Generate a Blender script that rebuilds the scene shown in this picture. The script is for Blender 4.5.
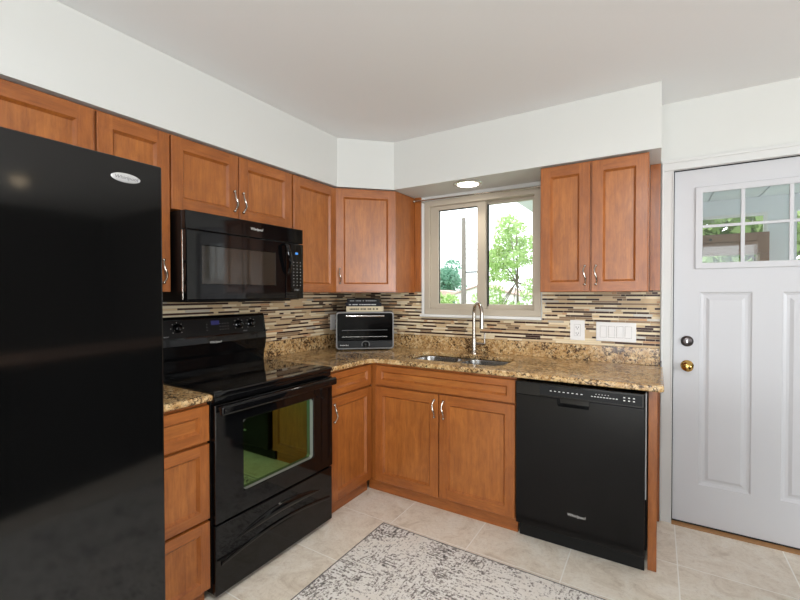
import bpy, bmesh, math, random
import numpy as np
from mathutils import Vector, Matrix, Euler

for o in list(bpy.data.objects):
    bpy.data.objects.remove(o, do_unlink=True)
SC = bpy.context.scene
COL = SC.collection
PI = math.pi

# ------------------------------------------------------------------ camera
cd = bpy.data.cameras.new('camera')
cam = bpy.data.objects.new('camera', cd); COL.objects.link(cam)
YAW, PITCH, ROLL, FPX = 0.5541, -0.0143, 0.0014, 415.07
cam.location = (2.2599, -2.8973, 1.3407)
cam.rotation_euler = (Matrix.Rotation(YAW, 4, 'Z') @ Matrix.Rotation(PI/2 + PITCH, 4, 'X') @ Matrix.Rotation(-ROLL, 4, 'Z')).to_euler()
cd.sensor_fit = 'HORIZONTAL'; cd.sensor_width = 36.0; cd.lens = FPX/800*36.0
cd.clip_start = 0.02; cd.clip_end = 400
SC.camera = cam

# ------------------------------------------------------------------ world, light, exposure
w = bpy.data.worlds.new('world'); SC.world = w; w.use_nodes = True
bg = w.node_tree.nodes['Background']
bg.inputs[0].default_value = (0.93, 0.97, 1.0, 1); bg.inputs[1].default_value = 3.2

def area(name, loc, target, sx, sy, power, col=(1, 1, 1), spread=PI):
    l = bpy.data.lights.new(name, 'AREA'); l.shape = 'RECTANGLE'; l.size = sx; l.size_y = sy
    l.energy = power; l.color = col; l.spread = spread
    o = bpy.data.objects.new(name, l); COL.objects.link(o); o.location = loc
    o.rotation_euler = (Vector(target)-Vector(loc)).to_track_quat('-Z', 'Y').to_euler()
    return o
area('fill_from_behind', (2.45, -5.55, 1.15), (2.2, 0, 1.0), 2.2, 1.9, 36, (0.86, 0.94, 1.0))  # unseen fill light added behind the camera, brightens the window run and floor
area('fill_from_right', (6.4, -3.5, 1.5), (0, -2.6, 1.1), 1.9, 1.2, 138, (0.93, 0.97, 1.0))  # unseen fill light added at the right, brightens the left run fronts
SC.view_settings.view_transform = 'Standard'; SC.view_settings.look = 'None'
SC.view_settings.gamma = 1.0; SC.view_settings.use_curve_mapping = False
SC.view_settings.exposure = 0.04
SC.cycles.max_bounces = 10; SC.cycles.diffuse_bounces = 6; SC.cycles.glossy_bounces = 5
SC.cycles.transparent_max_bounces = 24
SC.cycles.use_denoising = True
SC.cycles.sample_clamp_indirect = 6

# ------------------------------------------------------------------ node helpers
def srgb(r, g, b):
    f = lambda c: (c/255/12.92) if c/255 <= 0.04045 else ((c/255+0.055)/1.055)**2.4
    return (f(r), f(g), f(b), 1)

class NT:
    def __init__(s, name):
        s.m = bpy.data.materials.new(name); s.m.use_nodes = True
        s.t = s.m.node_tree; s.n = s.t.nodes; s.l = s.t.links
        s.bsdf = s.n['Principled BSDF']; s.out = s.n['Material Output']
    def add(s, typ, **kw):
        nd = s.n.new(typ)
        for k, v in kw.items():
            if k.startswith('i_'): 
                key = k[2:]
                nd.inputs[int(key) if key.isdigit() else key.replace('_', ' ')].default_value = v
            else: setattr(nd, k, v)
        return nd
    def link(s, a, b): s.l.new(a, b)
    def coords(s, scale=(1, 1, 1), rand=True, rot=(0, 0, 0)):
        tc = s.add('ShaderNodeTexCoord'); mp = s.add('ShaderNodeMapping')
        mp.inputs['Scale'].default_value = scale; mp.inputs['Rotation'].default_value = rot
        if rand:
            oi = s.add('ShaderNodeObjectInfo'); mu = s.add('ShaderNodeVectorMath', operation='SCALE')
            cb = s.add('ShaderNodeCombineXYZ')
            for i in range(3): s.link(oi.outputs['Random'], cb.inputs[i])
            s.link(cb.outputs[0], mu.inputs[0]); mu.inputs['Scale'].default_value = 37.0
            ad = s.add('ShaderNodeVectorMath', operation='ADD')
            s.link(tc.outputs['Object'], ad.inputs[0]); s.link(mu.outputs[0], ad.inputs[1])
            s.link(ad.outputs[0], mp.inputs['Vector'])
        else:
            s.link(tc.outputs['Object'], mp.inputs['Vector'])
        return mp.outputs[0]
    def noise(s, vec, scale, detail=3, rough=0.5, dist=0.0):
        nd = s.add('ShaderNodeTexNoise'); s.link(vec, nd.inputs['Vector'])
        nd.inputs['Scale'].default_value = scale; nd.inputs['Detail'].default_value = detail
        nd.inputs['Roughness'].default_value = rough; nd.inputs['Distortion'].default_value = dist
        return nd.outputs['Fac']
    def ramp(s, fac, stops, interp='LINEAR'):
        r = s.add('ShaderNodeValToRGB'); r.color_ramp.interpolation = interp
        el = r.color_ramp.elements
        while len(el) < len(stops): el.new(0.5)
        for e, (p, c) in zip(el, stops):
            e.position = p; e.color = c if len(c) == 4 else (*c, 1)
        s.link(fac, r.inputs[0]); return r.outputs['Color']
    def mix(s, fac, a, b, mode='MIX'):
        m = s.add('ShaderNodeMix', data_type='RGBA', blend_type=mode)
        for sock, v in ((m.inputs[0], fac), (m.inputs[6], a), (m.inputs[7], b)):
            if hasattr(v, 'is_linked') or hasattr(v, 'links'): s.link(v, sock)
            elif isinstance(v, (int, float)): sock.default_value = v
            else: sock.default_value = v
        return m.outputs[2]
    def math(s, op, a, b=None):
        m = s.add('ShaderNodeMath', operation=op)
        for i, v in enumerate((a, b)):
            if v is None: continue
            if isinstance(v, (int, float)): m.inputs[i].default_value = v
            else: s.link(v, m.inputs[i])
        return m.outputs[0]
    def bump(s, h, strength=0.2, dist=0.01):
        b = s.add('ShaderNodeBump'); b.inputs['Strength'].default_value = strength; b.inputs['Distance'].default_value = dist
        s.link(h, b.inputs['Height']); s.link(b.outputs[0], s.bsdf.inputs['Normal'])
    def base(s, v):
        if isinstance(v, tuple): s.bsdf.inputs['Base Color'].default_value = v
        else: s.link(v, s.bsdf.inputs['Base Color'])
        return s
    def set(s, **kw):
        for k, v in kw.items(): s.bsdf.inputs[k.replace('_', ' ')].default_value = v
        return s

def plain(name, col, rough=0.5, metal=0.0, spec=0.5, var=0.04):
    t = NT(name); v = t.coords()
    c = t.mix(t.noise(v, 9, 3), tuple(min(1, x*(1-var)) for x in col[:3])+(1,), tuple(min(1, x*(1+var)) for x in col[:3])+(1,))
    t.base(c).set(Roughness=rough, Metallic=metal, Specular_IOR_Level=spec)
    return t.m

def wood(name, axis, k=(1.0, 1.0, 1.0)):
    def srgb_(r, g, b): return srgb(r*k[0], g*k[1], b*k[2])
    t = NT(name)
    st = [1, 1, 1]; st['xyz'.index(axis)] = 0.07
    v = t.coords(tuple(st))
    st2 = [1, 1, 1]; st2['xyz'.index(axis)] = 0.35
    v2 = t.coords(tuple(st2))
    n1 = t.noise(v, 50, 7, 0.68, 0.6); n2 = t.noise(v2, 11, 5, 0.62, 1.2); n3 = t.noise(v, 190, 3, 0.6)
    c = t.ramp(n1, [(0.30, srgb_(140, 80, 33)), (0.52, srgb_(172, 103, 45)), (0.75, srgb_(194, 123, 58))])
    c2 = t.ramp(n2, [(0.33, srgb_(130, 73, 29)), (0.62, srgb_(196, 125, 60))])
    c = t.mix(0.34, c, c2)
    n5 = t.noise(v2, 26, 4, 0.65, 1.5)
    c = t.mix(t.math('MULTIPLY', t.ramp(n5, [(0.5, (0, 0, 0)), (0.7, (1, 1, 1))]), 0.35), c, srgb_(132, 74, 34))
    c = t.mix(t.math('MULTIPLY', t.ramp(n3, [(0.5, (0, 0, 0)), (0.72, (1, 1, 1))]), 0.3), c, srgb_(106, 56, 26))
    t.base(c).set(Roughness=0.34, Specular_IOR_Level=0.5)
    t.bsdf.inputs['Coat Weight'].default_value = 0.25; t.bsdf.inputs['Coat Roughness'].default_value = 0.26
    t.bump(n1, 0.04, 0.003)
    return t.m

def granite(name):
    t = NT(name); v = t.coords((1, 1, 1), rand=False)
    a = t.noise(v, 26, 4, 0.65, 0.6); b = t.noise(v, 66, 5, 0.68, 0.6); big = t.noise(v, 6, 3, 0.5, 0.8)
    c = t.ramp(a, [(0.30, srgb(134, 96, 54)), (0.43, srgb(176, 136, 87)), (0.56, srgb(202, 168, 118)), (0.72, srgb(226, 202, 158))])
    vo = t.add('ShaderNodeTexVoronoi'); t.link(v, vo.inputs['Vector']); vo.inputs['Scale'].default_value = 70
    vc = t.add('ShaderNodeSeparateColor'); t.link(vo.outputs['Color'], vc.inputs[0])
    gold = t.ramp(vc.outputs[0], [(0.0, srgb(150, 106, 58)), (0.5, srgb(204, 166, 112)), (1.0, srgb(234, 212, 170))])
    c = t.mix(0.4, c, gold)
    thr = t.math('ADD', b, t.math('MULTIPLY', t.math('SUBTRACT', big, 0.5), 0.45))
    dark = t.ramp(thr, [(0.435, (1, 1, 1)), (0.475, (0, 0, 0))])
    c = t.mix(t.math('MULTIPLY', dark, 0.92), c, srgb(58, 37, 23))
    n4 = t.noise(v, 120, 3, 0.6)
    c = t.mix(t.math('MULTIPLY', t.ramp(n4, [(0.57, (0, 0, 0)), (0.63, (1, 1, 1))]), 0.75), c, srgb(92, 64, 40))
    t.base(c).set(Roughness=0.14, Specular_IOR_Level=0.5)
    return t.m

def floor_tile():
    t = NT('floor_tile_stone')
    tc = t.add('ShaderNodeTexCoord'); sx = t.add('ShaderNodeSeparateXYZ'); t.link(tc.outputs['Object'], sx.inputs[0])
    u = t.math('DIVIDE', t.math('SUBTRACT', sx.outputs[0], 0.945), 0.470)
    v = t.math('DIVIDE', t.math('ADD', sx.outputs[1], 0.446), 0.430)
    def edge(q):
        f = t.math('FRACT', q); return t.math('MINIMUM', f, t.math('SUBTRACT', 1.0, f))
    e = t.math('MINIMUM', edge(u), edge(v))
    grout = t.ramp(e, [(0.0040, (1, 1, 1)), (0.0070, (0, 0, 0))])
    cb = t.add('ShaderNodeCombineXYZ'); t.link(t.math('FLOOR', u), cb.inputs[0]); t.link(t.math('FLOOR', v), cb.inputs[1])
    wn = t.add('ShaderNodeTexWhiteNoise'); t.link(cb.outputs[0], wn.inputs['Vector'])
    off = t.add('ShaderNodeVectorMath', operation='SCALE'); t.link(wn.outputs['Color'], off.inputs[0]); off.inputs['Scale'].default_value = 23
    p = t.add('ShaderNodeVectorMath', operation='ADD'); t.link(tc.outputs['Object'], p.inputs[0]); t.link(off.outputs[0], p.inputs[1])
    a = t.noise(p.outputs[0], 6.5, 7, 0.68, 1.2); b = t.noise(p.outputs[0], 24, 7, 0.78, 1.0)
    c = t.ramp(a, [(0.28, srgb(206, 192, 173)), (0.47, srgb(232, 221, 205)), (0.62, srgb(240, 232, 219)), (0.8, srgb(226, 219, 207))])
    c = t.mix(t.math('MULTIPLY', t.ramp(b, [(0.52, (0, 0, 0)), (0.68, (1, 1, 1))]), 0.30), c, srgb(168, 144, 118))
    b2 = t.noise(p.outputs[0], 70, 5, 0.75, 0.4)
    c = t.mix(t.math('MULTIPLY', t.ramp(b2, [(0.5, (0, 0, 0)), (0.66, (1, 1, 1))]), 0.22), c, srgb(160, 140, 116))
    c = t.mix(t.math('MULTIPLY', wn.outputs['Value'], 0.16), c, srgb(238, 232, 222))
    c = t.mix(grout, c, srgb(250, 246, 238))
    t.base(c).set(Roughness=0.34, Specular_IOR_Level=0.4)
    t.bump(t.math('SUBTRACT', 1.0, grout), 0.25, 0.002)
    return t.m

def rug_mat():
    t = NT('rug_weave')
    v = t.coords((1, 1, 1), rand=False); vx = t.coords((0.22, 1, 1), rand=False); vy = t.coords((1, 0.22, 1), rand=False)
    big = t.noise(v, 4.0, 4, 0.6, 0.8); fine = t.noise(v, 85, 3, 0.7)
    hx = t.noise(vx, 95, 2, 0.6); hy = t.noise(vy, 95, 2, 0.6)
    sel = t.ramp(t.noise(v, 5.0, 1, 0.5), [(0.49, (0, 0, 0)), (0.51, (1, 1, 1))])
    st = t.mix(sel, hx, hy)
    st = t.mix(0.6, st, fine)
    thr = t.math('ADD', st, t.math('MULTIPLY', t.math('SUBTRACT', big, 0.5), 0.34))
    c = t.ramp(big, [(0.35, srgb(226, 220, 212)), (0.65, srgb(234, 232, 229))])
    c = t.mix(t.ramp(thr, [(0.50, (0, 0, 0)), (0.535, (1, 1, 1))]), c, srgb(192, 185, 178))
    c = t.mix(t.ramp(thr, [(0.545, (0, 0, 0)), (0.575, (1, 1, 1))]), c, srgb(140, 134, 130))
    c = t.mix(t.ramp(thr, [(0.615, (0, 0, 0)), (0.645, (1, 1, 1))]), c, srgb(88, 85, 84))
    t.base(c).set(Roughness=0.95, Specular_IOR_Level=0.1)
    t.bump(fine, 0.3, 0.002)
    return t.m

def thin_glass(name, tint=(0.97, 0.985, 0.98, 1), refl=0.06):
    t = NT(name); t.n.remove(t.bsdf)
    tr = t.add('ShaderNodeBsdfTransparent'); tr.inputs[0].default_value = tint
    gl = t.add('ShaderNodeBsdfGlossy'); gl.inputs['Roughness'].default_value = 0.01
    lw = t.add('ShaderNodeLayerWeight'); lw.inputs[0].default_value = 0.35
    f = t.math('ADD', t.math('MULTIPLY', lw.outputs['Fresnel'], 0.55), refl*0.3)
    mx = t.add('ShaderNodeMixShader'); t.link(f, mx.inputs[0]); t.link(tr.outputs[0], mx.inputs[1]); t.link(gl.outputs[0], mx.inputs[2])
    t.link(mx.outputs[0], t.out.inputs[0]); return t.m

def emit(name, col, strength):
    t = NT(name); t.base((0.02, 0.02, 0.03, 1)); t.set(Emission_Color=col, Emission_Strength=strength); return t.m

def leaf_mat(name, c1, c2):
    t = NT(name); v = t.coords()
    g = t.add('ShaderNodeNewGeometry')
    c = t.mix(g.outputs['Random Per Island'], c1, c2)
    t.n.remove(t.bsdf)
    d = t.add('ShaderNodeBsdfDiffuse'); tl = t.add('ShaderNodeBsdfTranslucent'); mx = t.add('ShaderNodeMixShader'); mx.inputs[0].default_value = 0.4
    t.link(c, d.inputs[0]); t.link(c, tl.inputs[0]); t.link(d.outputs[0], mx.inputs[1]); t.link(tl.outputs[0], mx.inputs[2])
    t.link(mx.outputs[0], t.out.inputs[0]); return t.m

def paint(name, col, rough=0.6, bumpy=0.05):
    t = NT(name); v = t.coords()
    n = t.noise(v, 120, 3, 0.6)
    t.base(t.mix(t.noise(v, 2.2, 2), tuple(x*0.985 for x in col[:3])+(1,), col)).set(Roughness=rough, Specular_IOR_Level=0.3)
    t.bump(n, bumpy, 0.002); return t.m

M = dict(
    wz=wood('maple_upright_grain', 'z', (.92, .87, .83)), wx=wood('maple_level_grain', 'x', (.92, .87, .83)), wp=wood('maple_panel_grain', 'z', (.965, .945, .92)), wpx=wood('maple_panel_level_grain', 'x', (.965, .945, .92)),
    granite=granite('gold_granite'), tile=floor_tile(), rug=rug_mat(),
    wall=paint('wall_paint', srgb(212, 212, 208), 0.55), ceil=paint('ceiling_paint', srgb(232, 232, 232), 0.7),
    wall2=paint('dining_wall_shade', srgb(62, 56, 52), 0.7),  # dark tone puts the gloom of an unlit dining room into the colour
    white=paint('white_gloss_paint', srgb(200, 200, 203), 0.32, 0.02),
    trim=paint('white_trim_paint', srgb(212, 212, 210), 0.35, 0.02),
    vinyl=paint('taupe_vinyl', srgb(186, 175, 158), 0.4, 0.01),
    vwhite=paint('white_vinyl', srgb(232, 231, 228), 0.4, 0.01),
    plate=paint('white_plastic', srgb(236, 234, 232), 0.35, 0.0),
    slot=plain('dark_slot', srgb(40, 38, 38), 0.6),
    line=plain('plate_gap_grey', srgb(170, 168, 166), 0.6),
    black=plain('black_enamel', srgb(10, 10, 11), 0.06, spec=0.36, var=0.02),
    fblack=plain('black_textured_door', srgb(9, 9, 9), 0.075, spec=0.5, var=0.05),
    dwblack=plain('black_door_enamel', srgb(12, 11, 11), 0.16, spec=0.24, var=0.08),
    mblack=plain('black_matt_plastic', srgb(10, 10, 11), 0.40, spec=0.28),
    bglass=plain('black_ceramic_glass', srgb(8, 8, 9), 0.045, spec=0.5, var=0.0),
    dark=plain('dark_cavity', srgb(9, 8, 8), 0.7, spec=0.2),
    mwglass=plain('microwave_window_glass', srgb(44, 40, 34), 0.05, spec=0.6, var=0.03),
    nickel=plain('brushed_nickel', srgb(190, 182, 172), 0.24, 1.0),
    chrome=plain('chrome', srgb(214, 214, 214), 0.12, 1.0),
    steel=plain('stainless_steel', srgb(172, 170, 167), 0.27, 1.0),
    dullsteel=plain('dull_steel_trim', srgb(132, 130, 128), 0.4, 0.2),
    brass=plain('polished_brass', srgb(206, 168, 98), 0.16, 1.0),
    bronze=plain('dark_steel_lock', srgb(104, 98, 98), 0.3, 1.0),
    silver=plain('silver_badge', srgb(205, 205, 205), 0.3, 0.6),
    letter=plain('pale_lettering', srgb(214, 212, 208), 0.4),
    dimletter=plain('grey_lettering', srgb(140, 140, 140), 0.5),
    display=emit('blue_display', srgb(70, 70, 200), 0.12),
    bdot=emit('blue_clock', srgb(60, 150, 240), 0.9),
    greyt=plain('grey_letter', srgb(96, 96, 98), 0.4),
    toastglass=plain('toaster_window', srgb(7, 6, 6), 0.12, spec=0.12),
    grout=paint('grout', srgb(206, 190, 162), 0.8, 0.05),
    t_cream=plain('cream_stone', srgb(232, 214, 180), 0.45), t_beige=plain('beige_stone', srgb(208, 180, 140), 0.45),
    t_taupe=plain('taupe_glass', srgb(150, 122, 92), 0.3, spec=.3), t_brown=plain('brown_glass', srgb(58, 28, 19), 0.3, spec=.25),
    t_rust=plain('rust_stone', srgb(196, 150, 108), 0.4), t_grey=plain('pale_grey_glass', srgb(196, 186, 170), 0.15),
    paper=plain('page_edges', srgb(216, 204, 178), 0.8), bookblue=plain('dark_blue_cover', srgb(14, 15, 24), 0.5, spec=.2),
    bookblack=plain('black_cover', srgb(10, 10, 9), 0.5, spec=.2), cream=plain('cream_cover', srgb(206, 190, 156), 0.5),
    glass=thin_glass('window_glass'),
    lens=emit('lit_lens', (1.0, 0.93, 0.82, 1), 7.0), dome=emit('lit_dome', (1.0, 0.80, 0.55, 1), 5.0),
    sill=plain('oak_threshold', srgb(168, 124, 78), 0.5), rubber=plain('black_rubber', srgb(18, 18, 18), 0.7),
    bark=plain('grey_bark', srgb(120, 108, 98), 0.9, var=0.3), polewood=plain('weathered_pole', srgb(128, 120, 114), 0.9, var=0.3),
    leaf=leaf_mat('leaf_light_green', srgb(158, 192, 116), srgb(204, 222, 168)),
    leafd=leaf_mat('leaf_blue_green', srgb(110, 160, 136), srgb(160, 196, 176)),
    leafm=leaf_mat('leaf_mid_green', srgb(120, 150, 88), srgb(176, 198, 136)),
    grass=plain('lawn', srgb(150, 160, 128), 0.95, var=0.3), roof=plain('pale_shingles', srgb(196, 170, 160), 0.9, var=0.1),
    siding=paint('white_siding', srgb(238, 236, 234), 0.7), eave=paint('grey_eave', srgb(214, 216, 220), 0.7),
    wire=plain('black_wire', srgb(90, 90, 92), 0.8), brownwood=plain('porch_brown_wood', srgb(140, 108, 88), 0.5, var=0.12),
    porch=paint('porch_paint', srgb(226, 230, 233), 0.6),
    ovenglass=None)
t = NT('coated_oven_glass')           # green-gold coated mirror-like oven window
vv = t.coords((1, 1, 1), rand=False)
t.base(t.mix(t.ramp(t.noise(vv, 1.6, 1), [(0.4, (0, 0, 0)), (0.6, (1, 1, 1))]), (0.13, 0.33, 0.14, 1), (0.17, 0.27, 0.10, 1))).set(Roughness=0.03, Metallic=1.0)
M['ovenglass'] = t.m

# ------------------------------------------------------------------ mesh helpers
class B:
    def __init__(s): s.bm = bmesh.new(); s.mats = []
    def mi(s, m):
        if m is None: return 0
        if m not in s.mats: s.mats.append(m)
        return s.mats.index(m)
    def _merge(s, b2, m):
        me = bpy.data.meshes.new('tmp'); 
        i = s.mi(m)
        for f in b2.faces: f.material_index = i
        b2.to_mesh(me); b2.free(); s.bm.from_mesh(me); bpy.data.meshes.remove(me); return s
    def box(s, x0, x1, y0, y1, z0, z1, bev=0.0, seg=2, m=None):
        b = bmesh.new()
        bmesh.ops.create_cube(b, size=1, matrix=Matrix.Translation(((x0+x1)/2, (y0+y1)/2, (z0+z1)/2)) @ Matrix.Diagonal((abs(x1-x0), abs(y1-y0), abs(z1-z0), 1)))
        if bev > 0: bmesh.ops.bevel(b, geom=b.edges[:], offset=min(bev, abs(x1-x0)*.45, abs(y1-y0)*.45, abs(z1-z0)*.45), segments=seg, affect='EDGES', profile=0.5)
        return s._merge(b, m)
    def cyl(s, p0, p1, r0, r1=None, seg=20, m=None, cap=True):
        p0, p1 = Vector(p0), Vector(p1); r1 = r0 if r1 is None else r1
        b = bmesh.new(); d = p1-p0
        mt = Matrix.Translation((p0+p1)/2) @ d.to_track_quat('Z', 'Y').to_matrix().to_4x4()
        bmesh.ops.create_cone(b, cap_ends=cap, segments=seg, radius1=r0, radius2=r1, depth=d.length, matrix=mt)
        return s._merge(b, m)
    def ball(s, c, r, m=None, sc=(1, 1, 1), u=14, v=10):
        b = bmesh.new(); bmesh.ops.create_uvsphere(b, u_segments=u, v_segments=v, radius=r, matrix=Matrix.Translation(c) @ Matrix.Diagonal((*sc, 1)))
        return s._merge(b, m)
    def tube(s, pts, r, seg=10, m=None, closed=False):
        pts = [Vector(p) for p in pts]; n = len(pts); rr = r if isinstance(r, (list, tuple)) else [r]*n
        b = bmesh.new(); rings = []; up = None
        for i, p in enumerate(pts):
            a = pts[max(i-1, 0)]; c = pts[min(i+1, n-1)]; tg = (c-a).normalized()
            if up is None:
                up = tg.orthogonal().normalized()
            else:
                up = (up - tg*up.dot(tg)).normalized()
            sd = tg.cross(up)
            rings.append([b.verts.new(p + (up*math.cos(2*PI*k/seg) + sd*math.sin(2*PI*k/seg))*rr[i]) for k in range(seg)])
        for i in range(n-1):
            for k in range(seg):
                b.faces.new((rings[i][k], rings[i][(k+1) % seg], rings[i+1][(k+1) % seg], rings[i+1][k]))
        b.faces.new(rings[0][::-1]); b.faces.new(rings[-1])
        bmesh.ops.recalc_face_normals(b, faces=b.faces[:])
        return s._merge(b, m)
    def loft(s, rings, m=None, cap0=False, cap1=False, closed=True):
        b = bmesh.new(); R = [[b.verts.new(p) for p in r] for r in rings]; n = len(R[0])
        for i in range(len(R)-1):
            for k in range(n if closed else n-1):
                b.faces.new((R[i][k], R[i][(k+1) % n], R[i+1][(k+1) % n], R[i+1][k]))
        if cap0: b.faces.new(R[0][::-1])
        if cap1: b.faces.new(R[-1])
        bmesh.ops.recalc_face_normals(b, faces=b.faces[:])
        return s._merge(b, m)
    def lathe(s, prof, origin, axis, seg=28, m=None):
        ax = Vector(axis).normalized(); u = ax.orthogonal().normalized(); v = ax.cross(u); o = Vector(origin)
        return s.loft([[o+ax*h+(u*math.cos(2*PI*k/seg)+v*math.sin(2*PI*k/seg))*max(r, 1e-4) for k in range(seg)] for r, h in prof], m, True, True)
    def prism(s, poly, axis, a0, a1, m=None, bev=0.0, seg=2):
        # poly in the two remaining axes (in xyz order), extruded along axis
        ix = 'xyz'.index(axis); b = bmesh.new()
        def mk(p, a):
            q = list(p); q.insert(ix, a); return b.verts.new(q)
        A = [mk(p, a0) for p in poly]; C = [mk(p, a1) for p in poly]; n = len(poly)
        b.faces.new(A[::-1]); b.faces.new(C)
        for k in range(n): b.faces.new((A[k], A[(k+1) % n], C[(k+1) % n], C[k]))
        bmesh.ops.recalc_face_normals(b, faces=b.faces[:])
        if bev: bmesh.ops.bevel(b, geom=b.edges[:], offset=bev, segments=seg, affect='EDGES', profile=0.5)
        return s._merge(b, m)
    def quad(s, pts, m=None):
        f = s.bm.faces.new([s.bm.verts.new(p) for p in pts]); f.material_index = s.mi(m); return s
    def build(s, name, mat=None, parent=None, smooth=True, angle=35):
        me = bpy.data.meshes.new(name); s.bm.normal_update(); s.bm.to_mesh(me); s.bm.free()
        if s.mats:
            for m in s.mats: me.materials.append(m)
        elif mat: me.materials.append(mat)
        if smooth and len(me.polygons):
            me.shade_smooth(); me.set_sharp_from_angle(angle=math.radians(angle))
        o = bpy.data.objects.new(name, me); COL.objects.link(o)
        if parent: o.parent = parent
        if smooth and len(me.polygons) > 1:
            wn = o.modifiers.new('weighted_normal', 'WEIGHTED_NORMAL'); wn.keep_sharp = True; wn.weight = 50
        return o

def thing(name, label, cat, loc=(0, 0, 0), rz=0.0, group=None):
    o = bpy.data.objects.new(name, None); COL.objects.link(o); o.empty_display_size = 0.1
    o.location = loc; o.rotation_euler = (0, 0, rz); o['label'] = label; o['category'] = cat
    if group: o['group'] = group
    return o
def tag(o, label, cat=None, group=None, kind=None):
    o['label'] = label
    if cat: o['category'] = cat
    if group: o['group'] = group
    if kind: o['kind'] = kind
    return o
def text(name, s, size, loc, rot, mat, parent, ext=0.0006, shear=0.0, stretch=1.0):
    c = bpy.data.curves.new(name, 'FONT'); c.body = s; c.size = size; c.extrude = ext; c.align_x = 'CENTER'; c.align_y = 'CENTER'; c.shear = shear
    c.resolution_u = 3
    tmp = bpy.data.objects.new('tmp', c); COL.objects.link(tmp)
    dg = bpy.context.evaluated_depsgraph_get(); dg.update()
    me = bpy.data.meshes.new_from_object(tmp.evaluated_get(dg)); bpy.data.objects.remove(tmp); bpy.data.curves.remove(c)
    me.name = name; me.materials.clear(); me.materials.append(mat)
    o = bpy.data.objects.new(name, me); COL.objects.link(o); o.parent = parent
    o.location = loc; o.rotation_euler = rot; o.scale = (stretch, 1, 1)
    return o
FACE = (PI/2, 0, 0)        # lettering facing local -y

def rrect(x0, x1, y0, y1, r, z, n=6):
    pts = []
    for cx, cy, a in ((x1-r, y1-r, 0), (x0+r, y1-r, PI/2), (x0+r, y0+r, PI), (x1-r, y0+r, 1.5*PI)):
        for k in range(n+1):
            q = a + PI/2*k/n; pts.append((cx+r*math.cos(q), cy+r*math.sin(q), z))
    return pts

# ------------------------------------------------------------------ the room
XR, YB, H = 6.2, -5.4, 2.448
SD, SA, SE, SZ = 0.3305, 0.6223, 2.2758, 2.1027      # soffit depth, diagonal, right end, underside
def struct(b, name, mat, label, parent=None):
    o = b.build(name, mat, parent, smooth=False)
    if parent is None: o['kind'] = 'structure'; o['label'] = label
    return o
struct(B().box(-.2, XR+.2, YB-.2, .02, -.1, 0), 'floor', M['tile'], 'beige square stone tile kitchen floor with pale grout')
struct(B().box(-.2, XR+.2, YB-.2, .2, H, H+.15), 'ceiling', M['ceil'], 'flat off white painted ceiling')
struct(B().box(-.15, 0, YB-.15, .15, 0, H), 'wall_left', M['wall'], 'white wall behind the black range and fridge')
WX0, WX1, WZ0, WZ1 = 0.70, 1.592, 1.184, 2.065         # window hole
DX0, DX1, DZ1 = 2.340, 3.166, 2.052                   # door hole
struct(B().box(0, WX0, 0, .15, 0, H).box(WX0, WX1, 0, .15, 0, WZ0).box(WX0, WX1, 0, .15, WZ1, H)
       .box(WX1, DX0, 0, .15, 0, H).box(DX0, DX1, 0, .15, DZ1, H).box(DX1, 3.75, 0, .15, 0, H),
       'wall_back', M['wall'], 'white wall holding the sink window and entry door')
struct(B().box(3.75, XR+.15, 0, .15, 0, H), 'wall_dining', M['wall2'], 'dining area wall right of the door, darkened as an unlit room')
struct(B().box(XR, XR+.15, YB, -4.5, 0, H).box(XR, XR+.15, -4.5, -2.5, 0, .85).box(XR, XR+.15, -4.5, -2.5, 2.1, H).box(XR, XR+.15, -2.5, 0, 0, H),
       'wall_right', M['wall2'], 'dining side wall darkened as an unlit room, opening added for fill light')
struct(B().box(0, 1.3, YB-.15, YB, 0, H).box(1.3, 3.6, YB-.15, YB, 2.12, H).box(3.6, XR, YB-.15, YB, 0, H),
       'wall_rear', M['wall'], 'wall behind the camera with an opening added for fill light')
# soffit over the wall cabinets (left run, diagonal, window run)
poly = [(0.001, YB+.001), (SD, YB+.001), (SD, -SA), (SA, -SD), (SE, -SD), (SE, -0.001), (0.001, -0.001)]
struct(B().prism(poly, 'z', SZ, H-.001), 'trim_1', M['wall'], 'white boxed soffit above the wall cabinets')

# ------------------------------------------------------------------ mosaic backsplash (each strip one raised tile)
rng = random.Random(5)
def mosaic(b, x0, x1, z0, z1, hole=None):
    z = z0; thin = False
    while z < z1-.004:
        thin = not thin
        h = .0122 if thin else .0136
        h = min(h, z1-z)
        x = x0 - rng.random()*.1
        while x < x1:
            L = rng.choice((.03, .05, .075, .10, .10, .15))*(1 if not thin else rng.choice((.8, 1, 1.3)))
            a, c = max(x, x0)+.0011, min(x+L, x1)-.0011
            if thin: m = rng.choices(('t_brown', 't_taupe', 't_cream', 't_beige'), (60, 16, 12, 12))[0]
            else: m = rng.choices(('t_cream', 't_beige', 't_taupe', 't_grey', 't_rust', 't_brown'), (40, 32, 12, 6, 6, 4))[0]
            if c-a > .004:
                segs = [(a, c)]
                if hole and z+h > hole[2] and z < hole[3]:
                    segs = [(max(p, a), min(q, c)) for p, q in ((a, hole[0]), (hole[1], c))]
                    segs = [(p, q) for p, q in ((a, min(c, hole[0])), (max(a, hole[1]), c)) if q-p > .003]
                for p, q in segs:
                    b.box(p, q, -.0075, -.003, z+.0009, z+h-.0009, m=M[m])
            x += L
        z += h+.0005
b = B(); b.box(.008, 2.278, -.004, -.0005, 1.0, 1.161, m=M['grout']).box(.008, .66, -.004, -.0005, 1.161, 1.40, m=M['grout']).box(1.63, 2.278, -.004, -.0005, 1.161, 1.40, m=M['grout'])
mosaic(b, .008, 2.278, 1.003, 1.385, hole=(.672, 1.602, 1.161, 9))
bs = b.build('wall_back_mosaic', None, None, smooth=False); bs['kind'] = 'structure'; bs['label'] = 'strip mosaic backsplash under the window in brown and cream'
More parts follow.
